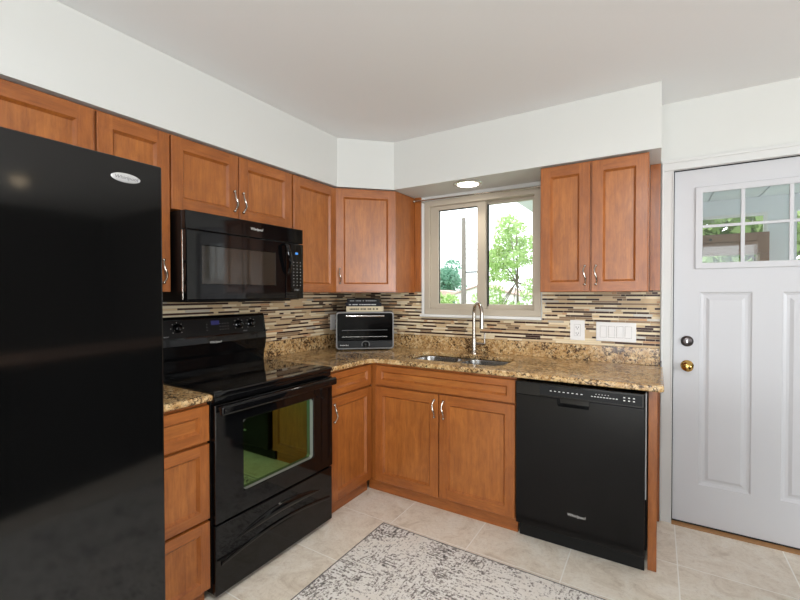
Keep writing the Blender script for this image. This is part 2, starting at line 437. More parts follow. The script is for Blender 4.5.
b = B(); b.box(0, 2.11, -.004, -.0005, .90, 1.40, m=M['grout'])
mosaic(b, 0, 2.103, .93, 1.385)
bs = b.build('wall_left_mosaic', None, None, smooth=False); bs.location = (0, -2.11, 0); bs.rotation_euler = (0, 0, PI/2); bs['kind'] = 'structure'; bs['label'] = 'strip mosaic backsplash behind the black range'

# ------------------------------------------------------------------ window over the sink
win = thing('window_1', 'taupe sliding window above the kitchen sink', None) if False else bpy.data.objects.new('window_1', None)
COL.objects.link(win); win['kind'] = 'structure'; win['label'] = 'taupe framed sliding window above the sink'
y0, y1 = -.012, .10
def frame(b, x0, x1, z0, z1, t, ya, yb, bev=.004, tb=None, tt=None, tl=None, tr=None):
    tb = t if tb is None else tb; tt = t if tt is None else tt; tl = t if tl is None else tl; tr = t if tr is None else tr
    e = max(bev, .0003)*.6
    def R(q, y): return [(x0+q, y, z0+q), (x1-q, y, z0+q), (x1-q, y, z1-q), (x0+q, y, z1-q)]
    def I(q, y): return [(x0+tl-q, y, z0+tb-q), (x1-tr+q, y, z0+tb-q), (x1-tr+q, y, z1-tt+q), (x0+tl-q, y, z1-tt+q)]
    return b.loft([R(e, yb), R(0, yb-e), R(0, ya+e), R(e, ya), I(e, ya), I(0, ya+e), I(0, yb-e), I(e, yb), R(e, yb)])
frame(B(), WX0, WX1, WZ0, WZ1, .045, y0, y1).build('window_frame', M['vinyl'], win)
frame(B(), .745, 1.195, WZ0+.028, WZ1-.03, .066, .012, .05, .004, tb=.055, tt=.045).build('sliding_sash', M['vinyl'], win)
frame(B(), 1.165, WX1-.03, WZ0+.03, WZ1-.03, .03, .055, .09, .004, tb=.05, tt=.035, tr=.042).build('fixed_sash', M['vinyl'], win)
B().box(.805, 1.135, .028, .034, 1.25, 2.0).build('left_pane', M['glass'], win)
B().box(1.19, 1.54, .068, .074, 1.25, 2.0).build('right_pane', M['glass'], win)
frame(B(), .806, 1.134, 1.256, 1.990, .006, .024, .038, 0).build('pane_gasket', M['rubber'], win)
B().box(1.194, 1.203, .052, .066, 1.25, 2.0).build('pull_rail', M['rubber'], win)
B().box(.672, 1.602, -.040, .0, 1.163, 1.1835, .004).build('window_sill', M['vwhite'], win)
B().box(.676, .699, -.014, -.0005, 1.184, 2.095, .002).build('edge_flange', M['vwhite'], win)
r = thing('curtain_rod', 'thin metal curtain rod across the top of the sink window', 'curtain rod')
B().cyl((.628, -.06, 2.066), (1.650, -.06, 2.054), .0055, seg=12).build('rod', M['nickel'], r)
B().ball((.634, -.06, 2.066), .010).build('end_knob', M['nickel'], r)
for x in (.70, 1.58): B().box(x-.004, x+.004, -.06, -.0125, 2.052, 2.058, .001).build('bracket', M['nickel'], r)

# ------------------------------------------------------------------ entry door
B().box(2.281, 2.339, -.02, -.0005, 0.0005, 2.052, .003).box(3.166, 3.224, -.02, -.0005, 0.0005, 2.052, .003).box(2.281, 3.224, -.02, -.0005, 2.0525, 2.11, .003).build('trim_2', M['trim'], None)
tr2 = bpy.data.objects['trim_2']; tr2['kind'] = 'structure'; tr2['label'] = 'white moulded casing around the entry door'
B().box(2.281, 3.224, -.026, -.02, 2.094, 2.111, .003).box(2.281, 2.290, -.026, -.02, 0.0005, 2.094, .003).box(2.332, 2.339, -.024, -.02, 0.0005, 2.052, .002).box(2.339, 3.166, -.024, -.02, 2.0525, 2.060, .002).build('casing_bead', M['trim'], tr2)
b = B()
dx0, dx1, dz0, dz1, yf, yk = 2.3445, 3.163, .016, 2.047, .012, .056
xs = [dx0, 2.468, 2.700, 2.822, 3.054, dx1]; zs = [dz0, .246, 1.350, 1.503, 1.922, dz1]
for i in range(5):
    for j in range(5):
        a, c, e, f = xs[i], xs[i+1], zs[j], zs[j+1]
        if j == 3 and 1 <= i <= 3: continue
        if j == 1 and i in (1, 3):
            rect = lambda q, y: [(a+q, y, e+q), (c-q, y, e+q), (c-q, y, f-q), (a+q, y, f-q)]
            b.loft([rect(0, yf), rect(.006, yf+.005), rect(.018, yf+.009), rect(.030, yf+.008), rect(.045, yf+.001)], cap1=True)
        else: b.quad([(a, yf, e), (c, yf, e), (c, yf, f), (a, yf, f)])
        b.quad([(a, yk, e), (a, yk, f), (c, yk, f), (c, yk, e)])
lx0, lx1, lz0, lz1 = 2.468, 3.054, 1.503, 1.922
for ring in (((dx0, dz0), (dx1, dz0), (dx1, dz1), (dx0, dz1)), ((lx0, lz0), (lx1, lz0), (lx1, lz1), (lx0, lz1))):
    for k in range(4):
        p, q = ring[k], ring[(k+1) % 4]
        b.quad([(p[0], yf, p[1]), (q[0], yf, q[1]), (q[0], yk, q[1]), (p[0], yk, p[1])])
door = b.build('door_1', M['white'], None, smooth=False)
door['kind'] = 'structure'; door['label'] = 'white panelled entry door with six small glass panes'
frame(B(), lx0-.024, lx1+.024, lz0-.022, lz1+.022, .034, yf-.011, yf+.004, .004).build('glass_frame', M['white'], door)
b = B()
for x in (2.6555, 2.8525): b.box(x-.009, x+.009, yf-.006, yf+.006, lz0, lz1, .003)
b.box(lx0, lx1, yf-.0055, yf+.0055, 1.712, 1.728, .003).build('muntin_bars', M['white'], door)
B().box(lx0, lx1, yf+.018, yf+.023, lz0, lz1).build('glass_pane', M['glass'], door)
B().lathe([(.030, 0), (.031, .006), (.026, .012), (.022, .014), (.020, .020), (.012, .022), (0, .022)], (2.410, yf, 1.067), (0, -1, 0), m=M['bronze']).box(2.4065, 2.4135, yf-.0245, yf-.02, 1.058, 1.078, .001, m=M['chrome']).build('deadbolt', None, door)
B().lathe([(.031, 0), (.032, .004), (.024, .010), (.012, .014), (.011, .030), (.020, .036), (.027, .046), (.027, .056), (.020, .064), (.010, .067), (0, .067)], (2.411, yf, .925), (0, -1, 0), m=M['brass']).build('door_knob', None, door)
B().box(dx0+.001, dx1, .014, .05, .0065, .0155, 0).build('bottom_sweep', M['rubber'], door)
ts = B().box(DX0, DX1, -.030, .15, 0.0003, .006, .002).build('trim_3', M['sill']); ts['kind'] = 'structure'; ts['label'] = 'narrow oak threshold under the entry door'
b = B().box(DX0, DX0+.0035, .004, .15, .0065, DZ1).box(DX1-.0025, DX1, .004, .15, .0065, DZ1).box(DX0, DX1, .004, .15, DZ1-.003, DZ1)
o = b.build('trim_4', M['rubber']); o['kind'] = 'structure'; o['label'] = 'dark weatherstrip in the entry door jamb'
r = thing('latch_plate', 'small dark latch plate on casing edge beside countertop', 'latch', (2.277, -.0265, .935))
B().box(0, .008, -.003, .0, .0, .012, .001).box(.006, .0095, -.003, 0, -.03, .012, .001).build('plate', M['bronze'], r)

# ------------------------------------------------------------------ cabinet builders (local: x right, -y out of the face, z up)
def door_panel(name, x0, x1, z0, z1, yf, parent, stile=.057, rail=.057, th=.019, label=None):
    b = B(); wz, wx = M['wz'], M['wx']
    def rect(q, y): return [(x0+q, y, z0+q), (x1-q, y, z0+q), (x1-q, y, z1-q), (x0+q, y, z1-q)]
    e = .0025
    b.loft([rect(0, yf+th), rect(0, yf+e), rect(e, yf)], wz, cap0=True)
    a, c, f, g = x0+e, x1-e, z0+e, z1-e; xi, xj, zi, zj = x0+stile, x1-stile, z0+rail, z1-rail
    for p in (((a, f), (xi, f), (xi, g), (a, g)), ((xj, f), (c, f), (c, g), (xj, g))): b.quad([(q[0], yf, q[1]) for q in p], wz)
    for p in (((xi, f), (xj, f), (xj, zi), (xi, zi)), ((xi, zj), (xj, zj), (xj, g), (xi, g))): b.quad([(q[0], yf, q[1]) for q in p], wx)
    def ir(q, y): return [(xi+q, y, zi+q), (xj-q, y, zi+q), (xj-q, y, zj-q), (xi+q, y, zj-q)]
    b.loft([ir(0, yf), ir(.001, yf+.0025), ir(.009, yf+.0105), ir(.011, yf+.013)], wz)
    b.quad(ir(.011, yf+.013), M['wp'] if (z1-z0) > .2 else M['wpx'])
    return b.build(name, None, parent, angle=25)
def pull(parent, x, z, yf, h=.104):
    n = 22; pts = []
    for k in range(n+1):
        s = k/n; pts.append((x + .006*math.sin(2*PI*s), yf-.010-.020*math.sin(PI*s)**.8, z-h/2+h*s))
    rr = [.0036+.0016*math.sin(PI*k/n)**2 for k in range(n+1)]
    b = B().tube(pts, rr, 10)
    for s in (-1, 1):
        b.cyl((x, yf-.0002, z+s*h/2), (x, yf-.011, z+s*h/2), .0045, seg=12).ball((x, yf-.011, z+s*h/2), .0075)
    return b.build('handle', M['nickel'], parent)
def carcass(parent, w, d, z0, z1, face=True):
    return B().box(0, w, -d, -.009, z0, z1, .0015).build('body', M['wz'], parent)

ROT = {'left': PI/2, 'back': 0.0}
# --- wall cabinets, left run
UD, UF, UZ0, UZ1 = .303, .325, 1.352, 2.098
def upper(label, y0, y1, z0, doors, side='left', x0=None, cat='wall cabinet'):
    w = (y1-y0); loc = (0, y0, 0) if side == 'left' else (y0, 0, 0)
    t = thing('wall_cabinet', label, cat, loc, ROT[side])
    carcass(t, w, UD, z0, UZ1)
    for a, c, hx in doors:
        d = door_panel('door', a, c, z0+.001, UZ1-.010, -UF, t)
        if hx is not None: pull(d, hx, z0+.095 if z0 < 1.5 else z0+.097, -UF)
    return t
upper('wide maple wall cabinet above the black refrigerator', -2.965, -2.1085, 1.86, [(.008, .424, .395), (.432, .850, .461)])
upper('narrow maple wall cabinet between refrigerator and microwave', -2.1075, -1.8045, UZ0, [(.004, .299, .262)])
upper('short two door maple cabinet directly above the black microwave', -1.8035, -1.0425, 1.742, [(.003, .3695, .338), (.3755, .757, .393)])
upper('single door maple wall cabinet right of the black microwave', -1.0415, -.6235, UZ0, [(.010, .414, .042)])
# --- diagonal corner cabinet
t = thing('corner_wall_cabinet', 'angled maple corner wall cabinet above the toaster oven', 'wall cabinet', (0, 0, 0))
g = .303; a = SA-.002
B().prism([(.009, -a), (g, -a), (a, -g), (a, -.009), (.009, -.009)], 'z', UZ0, UZ1, bev=.001, seg=1).build('body', M['wz'], t)
t2l = math.sqrt(2)*(a-g)
dd = door_panel('door', .006, t2l-.006, UZ0+.004, UZ1-.010, -.0215, t)
dd.location = (g, -a, 0); dd.rotation_euler = (0, 0, PI/4)
pull(dd, .034, UZ0+.118, -.0215)
# --- wall cabinet right of the window, wood strips on the wall
upper('two door maple wall cabinet right of the sink window', 1.658, 2.222, UZ0, [(.004, .277, .252), (.286, .560, .310)], 'back')
tag(B().box(2.224, 2.2755, -.022, -.009, 1.36, SZ-.001, .001).build('filler_strip', M['wz']), 'upright maple filler strip between wall cabinet and door casing', 'wood strip')
tag(B().box(SA, .674, -.026, -.009, 1.36, SZ-.001, .001).build('filler_strip', M['wz']), 'upright maple filler strip left of the sink window', 'wood strip')

# --- base cabinets
BD, BF = .608, .630
def base_body(t, w, z1=.884):
    B().box(0, w, -BD, -.009, .092, z1, .0015).build('body', M['wz'], t)
    B().box(0, w, -.580, -.560, 0.0005, .0915, .001).build('toe_kick', M['wx'], t)
t = thing('base_cabinet', 'maple base cabinet of three stacked drawers beside the refrigerator', 'base cabinet', (0, -2.108, 0), PI/2)
base_body(t, .292)
for za, zb in ((.712, .866), (.376, .700), (.072, .364)): door_panel('drawer', .004, .289, za, zb, -BF, t, .045, .042)
t = thing('base_cabinet', 'maple base cabinet with drawer over door right of the range', 'base cabinet', (0, -1.046, 0), PI/2)
base_body(t, .434)
door_panel('drawer', .010, .418, .734, .870, -BF, t, .045, .038)
d = door_panel('door', .010, .418, .096, .722, -BF, t); pull(d, .030, .632, -BF)
t = thing('sink_base_cabinet', 'wide two door maple cabinet under the kitchen sink', 'base cabinet', (.612, 0, 0), 0)
B().box(0, .992, -BD, -.590, .092, .884, .0015).box(0, .018, -.590, -.009, .092, .66).box(.974, .992, -.590, -.009, .092, .884).box(.018, .974, -.590, -.009, .092, .11).build('body', M['wz'], t)
B().box(-.04, .992, -.580, -.560, 0.0005, .0915, .001).build('toe_kick', M['wx'], t)
door_panel('false_drawer_front', .050, .988, .738, .866, -BF, t, .045, .036)
d = door_panel('door', .050, .517, .093, .726, -BF, t); pull(d, .494, .640, -BF)
d = door_panel('door', .523, .988, .096, .728, -BF, t); pull(d, .556, .640, -BF)
tag(B().box(2.229, 2.2665, -.570, -.012, .0005, .8835, .0015).build('end_panel', M['wz']), 'upright maple end panel right of the dishwasher', 'wood panel')
tag(B().box(2.2675, 2.2795, -.040, -.009, .0005, .8835, .001).build('filler_strip', M['wz']), 'thin dark maple filler strip between end panel and door casing', 'wood strip')

# ------------------------------------------------------------------ granite worktops
def slab(name, outline, holes, z0, z1, mat, parent=None, bev=.010):
    b = bmesh.new(); edges = []
    for lp in [outline]+holes:
        vs = [b.verts.new((p[0], p[1], z1)) for p in lp]
        edges += [b.edges.new((vs[k], vs[(k+1) % len(vs)])) for k in range(len(vs))]
    bmesh.ops.triangle_fill(b, use_beauty=True, use_dissolve=False, edges=edges)
    bmesh.ops.dissolve_limit(b, angle_limit=.01, verts=b.verts[:], edges=[e for e in b.edges if len(e.link_faces) == 2])
    for f in b.faces:
        if f.normal.z < 0: f.normal_flip()
    top = b.faces[:]
    r = bmesh.ops.extrude_face_region(b, geom=top)
    nv = [g for g in r['geom'] if isinstance(g, bmesh.types.BMVert)]
    bmesh.ops.translate(b, verts=nv, vec=(0, 0, z0-z1))
    bmesh.ops.recalc_face_normals(b, faces=b.faces[:])
    me = bpy.data.meshes.new(name); b.to_mesh(me); b.free(); me.materials.append(mat)
    o = bpy.data.objects.new(name, me); COL.objects.link(o)
    md = o.modifiers.new('bevel', 'BEVEL'); md.width = bev; md.segments = 3; md.limit_method = 'ANGLE'; md.angle_limit = math.radians(50)
    me.shade_smooth(); me.set_sharp_from_angle(angle=math.radians(30))
    wn = o.modifiers.new('weighted_normal', 'WEIGHTED_NORMAL'); wn.keep_sharp = True
    if parent: o.parent = parent
    return o
def arc(cx, cy, r, a0, a1, n=8): return [(cx+r*math.cos(a0+(a1-a0)*k/n), cy+r*math.sin(a0+(a1-a0)*k/n)) for k in range(n+1)]
CZ0, CZ1, CF = .884, .914, .648
outline = [(.001, -1.049), (CF, -1.049)] + arc(CF+.07, -CF-.07, .07, PI, PI/2, 8) + arc(2.292-.02, -CF+.02, .02, -PI/2, 0, 5) + [(2.292, -.028), (2.279, -.028), (2.279, -.001), (.001, -.001)]
SX0, SX1, SY0, SY1 = .800, 1.480, -.520, -.150
hole = [(p[0], p[1]) for p in rrect(SX0, SX1, SY0, SY1, .09, 0)]
t = slab('countertop', outline, [hole], CZ0, CZ1, M['granite']); tag(t, 'L shaped speckled gold granite worktop around the sink', 'countertop')
B().box(.0215, 2.278, -.0205, -.001, CZ1, 1.016, .003).build('back_upstand', M['granite'], t)
B().box(.001, .0205, -1.047, -.001, CZ1, 1.016, .003).build('left_upstand', M['granite'], t)
t = slab('countertop', [(.001, -2.110), (CF+.004, -2.110), (CF+.004, -1.8135), (.001, -1.8135)], [], CZ0, CZ1, M['granite']); tag(t, 'short speckled granite worktop between refrigerator and range', 'countertop')
B().box(.001, .0205, -2.108, -1.8145, CZ1, 1.016, .003).build('left_upstand', M['granite'], t)

# ------------------------------------------------------------------ sink and faucet
t = thing('double_sink', 'stainless double bowl undermount sink in the granite worktop', 'sink')
xm = 1.128
for x0, x1 in ((SX0-.006, xm-.010), (xm+.010, SX1+.006)):
    ya, yb = SY0-.006, SY1+.006
    b = B().loft([rrect(x0-.012 if x0 < 1 else x0-.010, x1+.010 if x0 < 1 else x1+.012, ya-.012, yb+.012, .09, .8825), rrect(x0, x1, ya, yb, .085, .8825), rrect(x0+.004, x1-.004, ya+.004, yb-.004, .085, .876),
                  rrect(x0+.012, x1-.012, ya+.012, yb-.012, .08, .75), rrect(x0+.02, x1-.02, ya+.02, yb-.02, .07, .72), rrect(x0+.05, x1-.05, ya+.05, yb-.05, .05, .708)], cap1=True)
    bo = b.build('bowl', M['steel'], t, angle=60)
    B().cyl(((x0+x1)/2, (ya+yb)/2, .7085), ((x0+x1)/2, (ya+yb)/2, .7125), .042, seg=24).build('drain', M['chrome'], bo)
t = thing('faucet', 'brushed gooseneck pull down faucet behind the sink', 'faucet', (1.140, -.074, CZ1), 0)
B().lathe([(.027, 0.0005), (.027, .006), (.019, .012), (.018, .10), (.0145, .108)], (0, 0, 0), (0, 0, 1)).build('base', M['nickel'], t)
pts = [(0, 0, .10), (0, 0, .20), (0, 0, .285)]
R = .078; dx, dy = .66, -.75
for k in range(1, 13):
    q = PI*k/12; h = R*(1-math.cos(q)); pts.append((h*dx, h*dy, .285+R*math.sin(q)))
pts.append((2*R*dx, 2*R*dy, .26))
B().tube(pts, .0125, 14).build('gooseneck', M['nickel'], t)
B().cyl((2*R*dx, 2*R*dy, .265), (2*R*dx, 2*R*dy, .19), .0135, .0165, 16).build('spray_head', M['nickel'], t)
B().cyl((.014, 0, .070), (.088, -.004, .070), .0105, seg=14).cyl((.081, -.004, .068), (.084, -.006, .150), .0075, .005, 12).build('lever', M['nickel'], t)

# ------------------------------------------------------------------ refrigerator
t = thing('refrigerator', 'tall glossy black side by side refrigerator', 'refrigerator', (.015, -2.962, 0), PI/2)
FW = .844
B().box(0, FW, -.73, -.01, .03, 1.755, .004).build('body', M['mblack'], t)
for a, c in ((0, .326), (.332, FW)):
    d = B().box(a+.001, c-.001, -.815, -.738, .095, 1.772, .006, 3).build('door', M['fblack'], t)
    hx = .296 if a == 0 else .362
    B().box(hx-.011, hx+.011, -.866, -.846, .72, 1.42, .008, 3).box(hx-.009, hx+.009, -.848, -.8155, .74, .78, .003).box(hx-.009, hx+.009, -.848, -.8155, 1.36, 1.40, .003).build('handle', M['black'], d)
    if a > 0:
        bd = B().lathe([(.0, 0), (.043, 0), (.0425, .0025), (.040, .004), (0, .004)], (0, 0, 0), (0, -1, 0), 36, m=M['silver']).build('badge', None, d)
        bd.location = (.729, -.8152, 1.708); bd.scale = (1, 1, .34); tag(bd, 'oval silver badge')
        text('badge_lettering', 'Whirlpool', .021, (0, -.0042, 0), FACE, M['greyt'], bd, .0003, .2).scale = (.78, 2.1, 1)
B().box(.01, FW-.01, -.745, -.70, .012, .088, .004).build('base_grille', M['mblack'], t)
for x in (.06, FW-.06): B().box(x-.03, x+.03, -.735, -.66, 1.7555, 1.768, .004).build('hinge_cover', M['mblack'], t)
for x in (.08, FW-.08): B().cyl((x, -.66, .0005), (x, -.66, .0295), .02, seg=14).build('foot', M['mblack'], t)

# ------------------------------------------------------------------ range
t = thing('range', 'black freestanding electric range with glass cooktop', 'range', (.004, -1.8115, 0), PI/2)
RW = .7585
B().box(.002, RW-.002, -.618, -.02, .035, .893, .003).build('body', M['mblack'], t)
ct = B().box(0, RW, -.650, -.045, .8935, .9175, .006, 3).build('cooktop', M['bglass'], t)
B().box(.004, RW-.004, -.642, -.6185, .866, .893, .004).build('front_trim', M['black'], t)
# oven door with window hole
b = B(); z0, z1, yf, yk = .347, .862, -.652, -.6185
wx0, wx1, wz0, wz1 = .146, .598, .440, .766
frame(b, .003, RW-.003, z0, z1, 0, yf, yk, .004, tb=wz0-z0, tt=z1-wz1, tl=wx0-.003, tr=RW-.003-wx1)
od = b.build('oven_door', M['black'], t)
B().box(wx0-.002, wx1+.002, yf+.026, yf+.031, wz0-.002, wz1+.002).build('oven_window', M['ovenglass'], od)
b = B(); rr1 = lambda q, y: [(p[0], y, p[1]) for p in [(x, z) for x, z, _ in rrect(wx0+q, wx1-q, wz0+q, wz1-q, .018, 0, 4)]]
b.loft([rr1(.0003, yf+.004), rr1(.0006, yf+.005), rr1(.001, yf+.0255)]).build('window_trim', M['dullsteel'], od)
hb = B().box(.004, RW-.012, -.700, -.672, .822, .866, .012, 4)
for x in (.03, RW-.03): hb.box(x-.018, x+.018, -.684, yf-.0002, .836, .860, .005)
hb.build('handle', M['black'], od)
dr = B().box(.003, RW-.003, -.648, -.6185, .030, .337, .006, 3).build('storage_drawer', M['black'], t)
rings = []
for k in range(25):
    s = k/24; x = .10+.56*s; e = math.sin(PI*s)**.7+.02
    zc = .236+.030*math.sin(PI*s)
    rings.append([(x, -.648-.016*e*math.sin(q)*(1 if q < PI else 0)+.0005, zc+.024*e*math.cos(q)) for q in [PI*j/8 for j in range(9)]])
B().loft(rings, closed=False).build('drawer_pull', M['black'], dr)
rings = []
for k in range(25):
    s = k/24; x = .03+.70*s; zc = .165+.035*math.sin(PI*s)
    rings.append([(x, -.6485-.005*math.sin(q), zc+.010*math.cos(q)) for q in [PI*j/6 for j in range(7)]])
B().loft(rings, closed=False).build('drawer_ridge', M['black'], dr)
for x in (.05, RW-.05):
    for y in (-.59, -.08): B().cyl((x, y, .0005), (x, y, .0345), .016, seg=12).build('foot', M['mblack'], t)
# backguard and controls
bgd = B().prism([(-.012, .918), (-.062, .918), (-.070, .985), (-.078, .998), (-.088, 1.062), (-.084, 1.098), (-.066, 1.206), (-.056, 1.218), (-.012, 1.218)], 'x', 0, RW, bev=.003).build('backguard', M['black'], t, angle=30)
sl = math.atan2(.018, .108)        # lean of the control panel
def onp(z): return -.084+.018*(z-1.098)/.108
pn = B().prism([(onp(1.106)-.0015, 1.106), (onp(1.106)+.004, 1.106), (onp(1.200)+.004, 1.200), (onp(1.200)-.0015, 1.200)], 'x', .025, RW-.02, bev=.001, seg=1).build('control_panel', M['mblack'], bgd)
NV = Vector((0, -math.cos(sl), math.sin(sl)))
for x in (.032, .100, .172, .556, .645):
    if x == .032: x = .058
    if x == .100: continue
    c = Vector((x, onp(1.158)-.002, 1.158))
    B().lathe([(.024, 0), (.024, .004), (.019, .007), (.017, .024), (.014, .026), (0, .026)], c, NV, 24).build('knob', M['black'], bgd)
for x in (.058, .172, .556, .645):
    for q in range(7):
        an = PI*(1.25-1.5*q/6); p = Vector((x+.034*math.cos(an), 0, 1.158+.031*math.sin(an))); p.y = onp(p.z)-.002
        B().ball(p, .0021, u=6, v=4).build('dial_mark', M['letter'], bgd)
for i in range(5):
    for j in range(3):
        p = Vector((.345+.025*i if i < 1 else .410+.018*i, 0, 1.135+.017*j)); p.y = onp(p.z)-.002
        B().ball(p, .0021, sc=(1.8, .5, .7), u=6, v=4).build('button', M['dimletter'], bgd)
B().prism([(onp(1.164)-.002, 1.164), (onp(1.164), 1.164), (onp(1.188), 1.188), (onp(1.188)-.002, 1.188)], 'x', .372, .425).build('clock_display', M['display'], bgd)
for x in (.11, .60): text('burner_lettering', 'FRONT', .009, (x, onp(1.116)-.0022, 1.116), (PI/2-sl, 0, 0), M['dimletter'], bgd, .0003)
text('brand_lettering', 'Whirlpool', .018, (.390, -.0905, 1.066), (PI/2+.1, 0, 0), M['letter'], bgd, .0006, .15)

# ------------------------------------------------------------------ microwave
t = thing('microwave', 'black over the range microwave with dark window', 'microwave', (.010, -1.8025, 0), PI/2)
MW, MZ0, MZ1 = .7525, 1.308, 1.732
B().box(.008, MW-.001, -.378, -.001, MZ0, MZ1, .003).build('body', M['mblack'], t)
vg = B().box(.008, MW-.001, -.412, -.3785, 1.645, MZ1-.001, .004).build('vent_band', M['black'], t)
text('brand_lettering', 'Whirlpool', .0195, (.408, -.4125, 1.690), FACE, M['letter'], vg, .0006, .15)
dv = B(); yf = -.417
wx0, wx1, wz0, wz1 = .088, .531, 1.392, 1.573
frame(dv, .008, .606, MZ0+.006, 1.641, 0, yf, -.3785, .006, tb=wz0-MZ0-.006, tt=1.641-wz1, tl=wx0-.008, tr=.606-wx1)
do = dv.build('door', M['black'], t)
B().box(wx0-.002, wx1+.002, yf+.0015, yf+.010, wz0-.0005, wz1+.0005).build('window', M['mwglass'], do)
B().box(.0065, .0095, -.390, -.380, MZ0+.010, 1.640, .001).build('edge_strip', M['nickel'], do)
hp = [(.592, yf-.001, 1.632), (.594, yf-.030, 1.622), (.604, yf-.038, 1.575), (.614, yf-.034, 1.52), (.616, yf-.020, 1.47), (.614, yf-.001, 1.45)]
hh = B()
rings = []
for k, p in enumerate(hp):
    wd = (.010, .013, .014, .013, .010, .006)[k]
    rings.append([(p[0]-wd, p[1]-.002, p[2]), (p[0]-wd*.5, p[1]-.007, p[2]+.002), (p[0]+wd*.5, p[1]-.007, p[2]+.002), (p[0]+wd, p[1]-.002, p[2]), (p[0]+wd*.5, p[1]+.005, p[2]-.003), (p[0]-wd*.5, p[1]+.005, p[2]-.003)])
hh.loft(rings, cap0=True, cap1=True).build('handle', M['black'], do, angle=60)
kp = B().box(.610, MW-.001, yf+.002, -.3785, MZ0+.006, 1.641, .005).build('keypad', M['bglass'], t)
for i in range(3):
    for j in range(8): B().box(.668+.027*i, .675+.027*i, yf+.0008, yf+.0022, 1.392+.0195*j, 1.396+.0195*j).build('key', M['dimletter'], kp, False)
B().box(.684, .706, yf+.0005, yf+.0022, 1.577, 1.590, .001).build('clock_digits', M['bdot'], kp)
text('key_lettering', 'START', .014, (.695, yf+.0015, 1.366), FACE, M['dimletter'], kp, .0004)
B().box(.06, .70, -.36, -.05, MZ0-.006, MZ0-.0003, .002).build('underside_grille', M['dark'], t)

# ------------------------------------------------------------------ dishwasher
t = thing('dishwasher', 'black built in dishwasher under the granite worktop', 'dishwasher', (1.613, 0, 0), 0)
DW = .604
B().box(.004, DW+.008, -.590, -.02, .1005, .872, .003).build('tub', M['dark'], t)
dd = B().prism([(.002, .104), (DW, .104), (DW, .803), (.366, .803), (.362, .766), (.218, .766), (.214, .803), (.002, .803)], 'y', -.664, -.600, bev=.003).build('door', M['dwblack'], t)
cp = B()
# control panel with a hand pocket in its lower middle
ya, yb = -.672, -.600
cp.box(.002, DW, ya, yb, .8045, .874, .005, 3).box(.215, .365, -.630, yb-.0, .764, .804)
cpo = cp.build('control_panel', M['black'], t)
B().box(.128, .592, ya-.0015, ya+.001, .815, .864, .001).build('key_strip', M['mblack'], cpo)
def dkey(x0, x1, z0, z1): B().box(x0, x1, ya-.0022, ya-.0012, z0, z1).build('key', M['letter'], cpo, False)
for k in range(8): dkey(.180+.021*k, .189+.021*k, .838, .842)
for k in range(9): dkey(.375+.0135*k, .383+.0135*k, .835, .839)
for k in range(5): dkey(.395+.0135*k, .399+.0135*k, .848, .851)
for k in range(3):
    for j in range(2): dkey(.515+.02*k, .523+.02*k, .832+.014*j, .837+.014*j)
text('brand_lettering', 'Whirlpool', .0205, (.308, -.6645, .218), FACE, M['letter'], dd, .0006, .15)
B().box(.002, DW, -.588, -.570, .0005, .100, .003).build('kick_plate', M['mblack'], t)
B().box(DW+.0012, DW+.006, -.640, -.600, .37, .872, .001).build('side_gasket', M['line'], t)

# ------------------------------------------------------------------ toaster oven and the books on it
ang = math.radians(39.5)
t = thing('toaster_oven', 'black countertop toaster oven with chrome edge in the corner', 'toaster oven', (.212, -.503, CZ1), ang)
TW, TD, TZ0, TZ1 = .438, .225, .010, .292
B().box(.002, TW-.002, .008, TD, TZ0, TZ1, .012, 3).build('body', M['mblack'], t)
b = B(); rr2 = lambda q, y: [(p[0], y, p[1]) for p in rrect(q, TW-q, TZ0+q, TZ1-q, .022-q*.5, 0, 5)]
b.loft([rr2(0, .020), rr2(0, .002), rr2(.003, 0), rr2(.008, 0), rr2(.010, .006)]).build('chrome_edge', M['dullsteel'], t)
td = B().box(.011, TW-.011, .003, .0075, TZ0+.062, TZ1-.012, .002).build('door', M['toastglass'], t)
hb = B().cyl((.075, -.026, TZ1-.030), (TW-.075, -.026, TZ1-.030), .0075, seg=14)
for x in (.09, TW-.09): hb.cyl((x, -.026, TZ1-.030), (x, .003, TZ1-.030), .005, seg=10)
hb.build('handle', M['chrome'], td)
for z in (.115, .165): B().box(.045, TW-.05, .0005, .003, TZ0+z-.003-.02, TZ0+z-.02, .0005).build('rack', M['greyt'] if z > .12 else M['steel'], td)
cp = B().box(.011, TW-.011, .002, .0075, TZ0+.012, TZ0+.058, .001).build('control_panel', M['mblack'], t)
B().lathe([(.020, 0), (.020, .004), (.016, .016), (.014, .018), (0, .018)], (TW*.51, .002, TZ0+.034), (0, -1, 0), 24, m=M['black']).build('knob', None, cp)
b = B()
for k in range(13):
    q = PI*(1.1-1.2*k/12); p = (TW*.51+.029*math.cos(q), .0015, TZ0+.034+.027*math.sin(q)); b.ball(p, .003, u=6, v=4, sc=(1, .3, 1))
b.build('dial_marks', M['dimletter'], cp)
text('brand_lettering', 'KitchenAid', .014, (.062, .0015, TZ0+.030), FACE, M['letter'], cp, .0004)
for x in (.04, TW-.04):
    for y in (.03, TD-.03): B().cyl((x, y, .0005), (x, y, .0105), .012, seg=12).build('foot', M['rubber'], t)
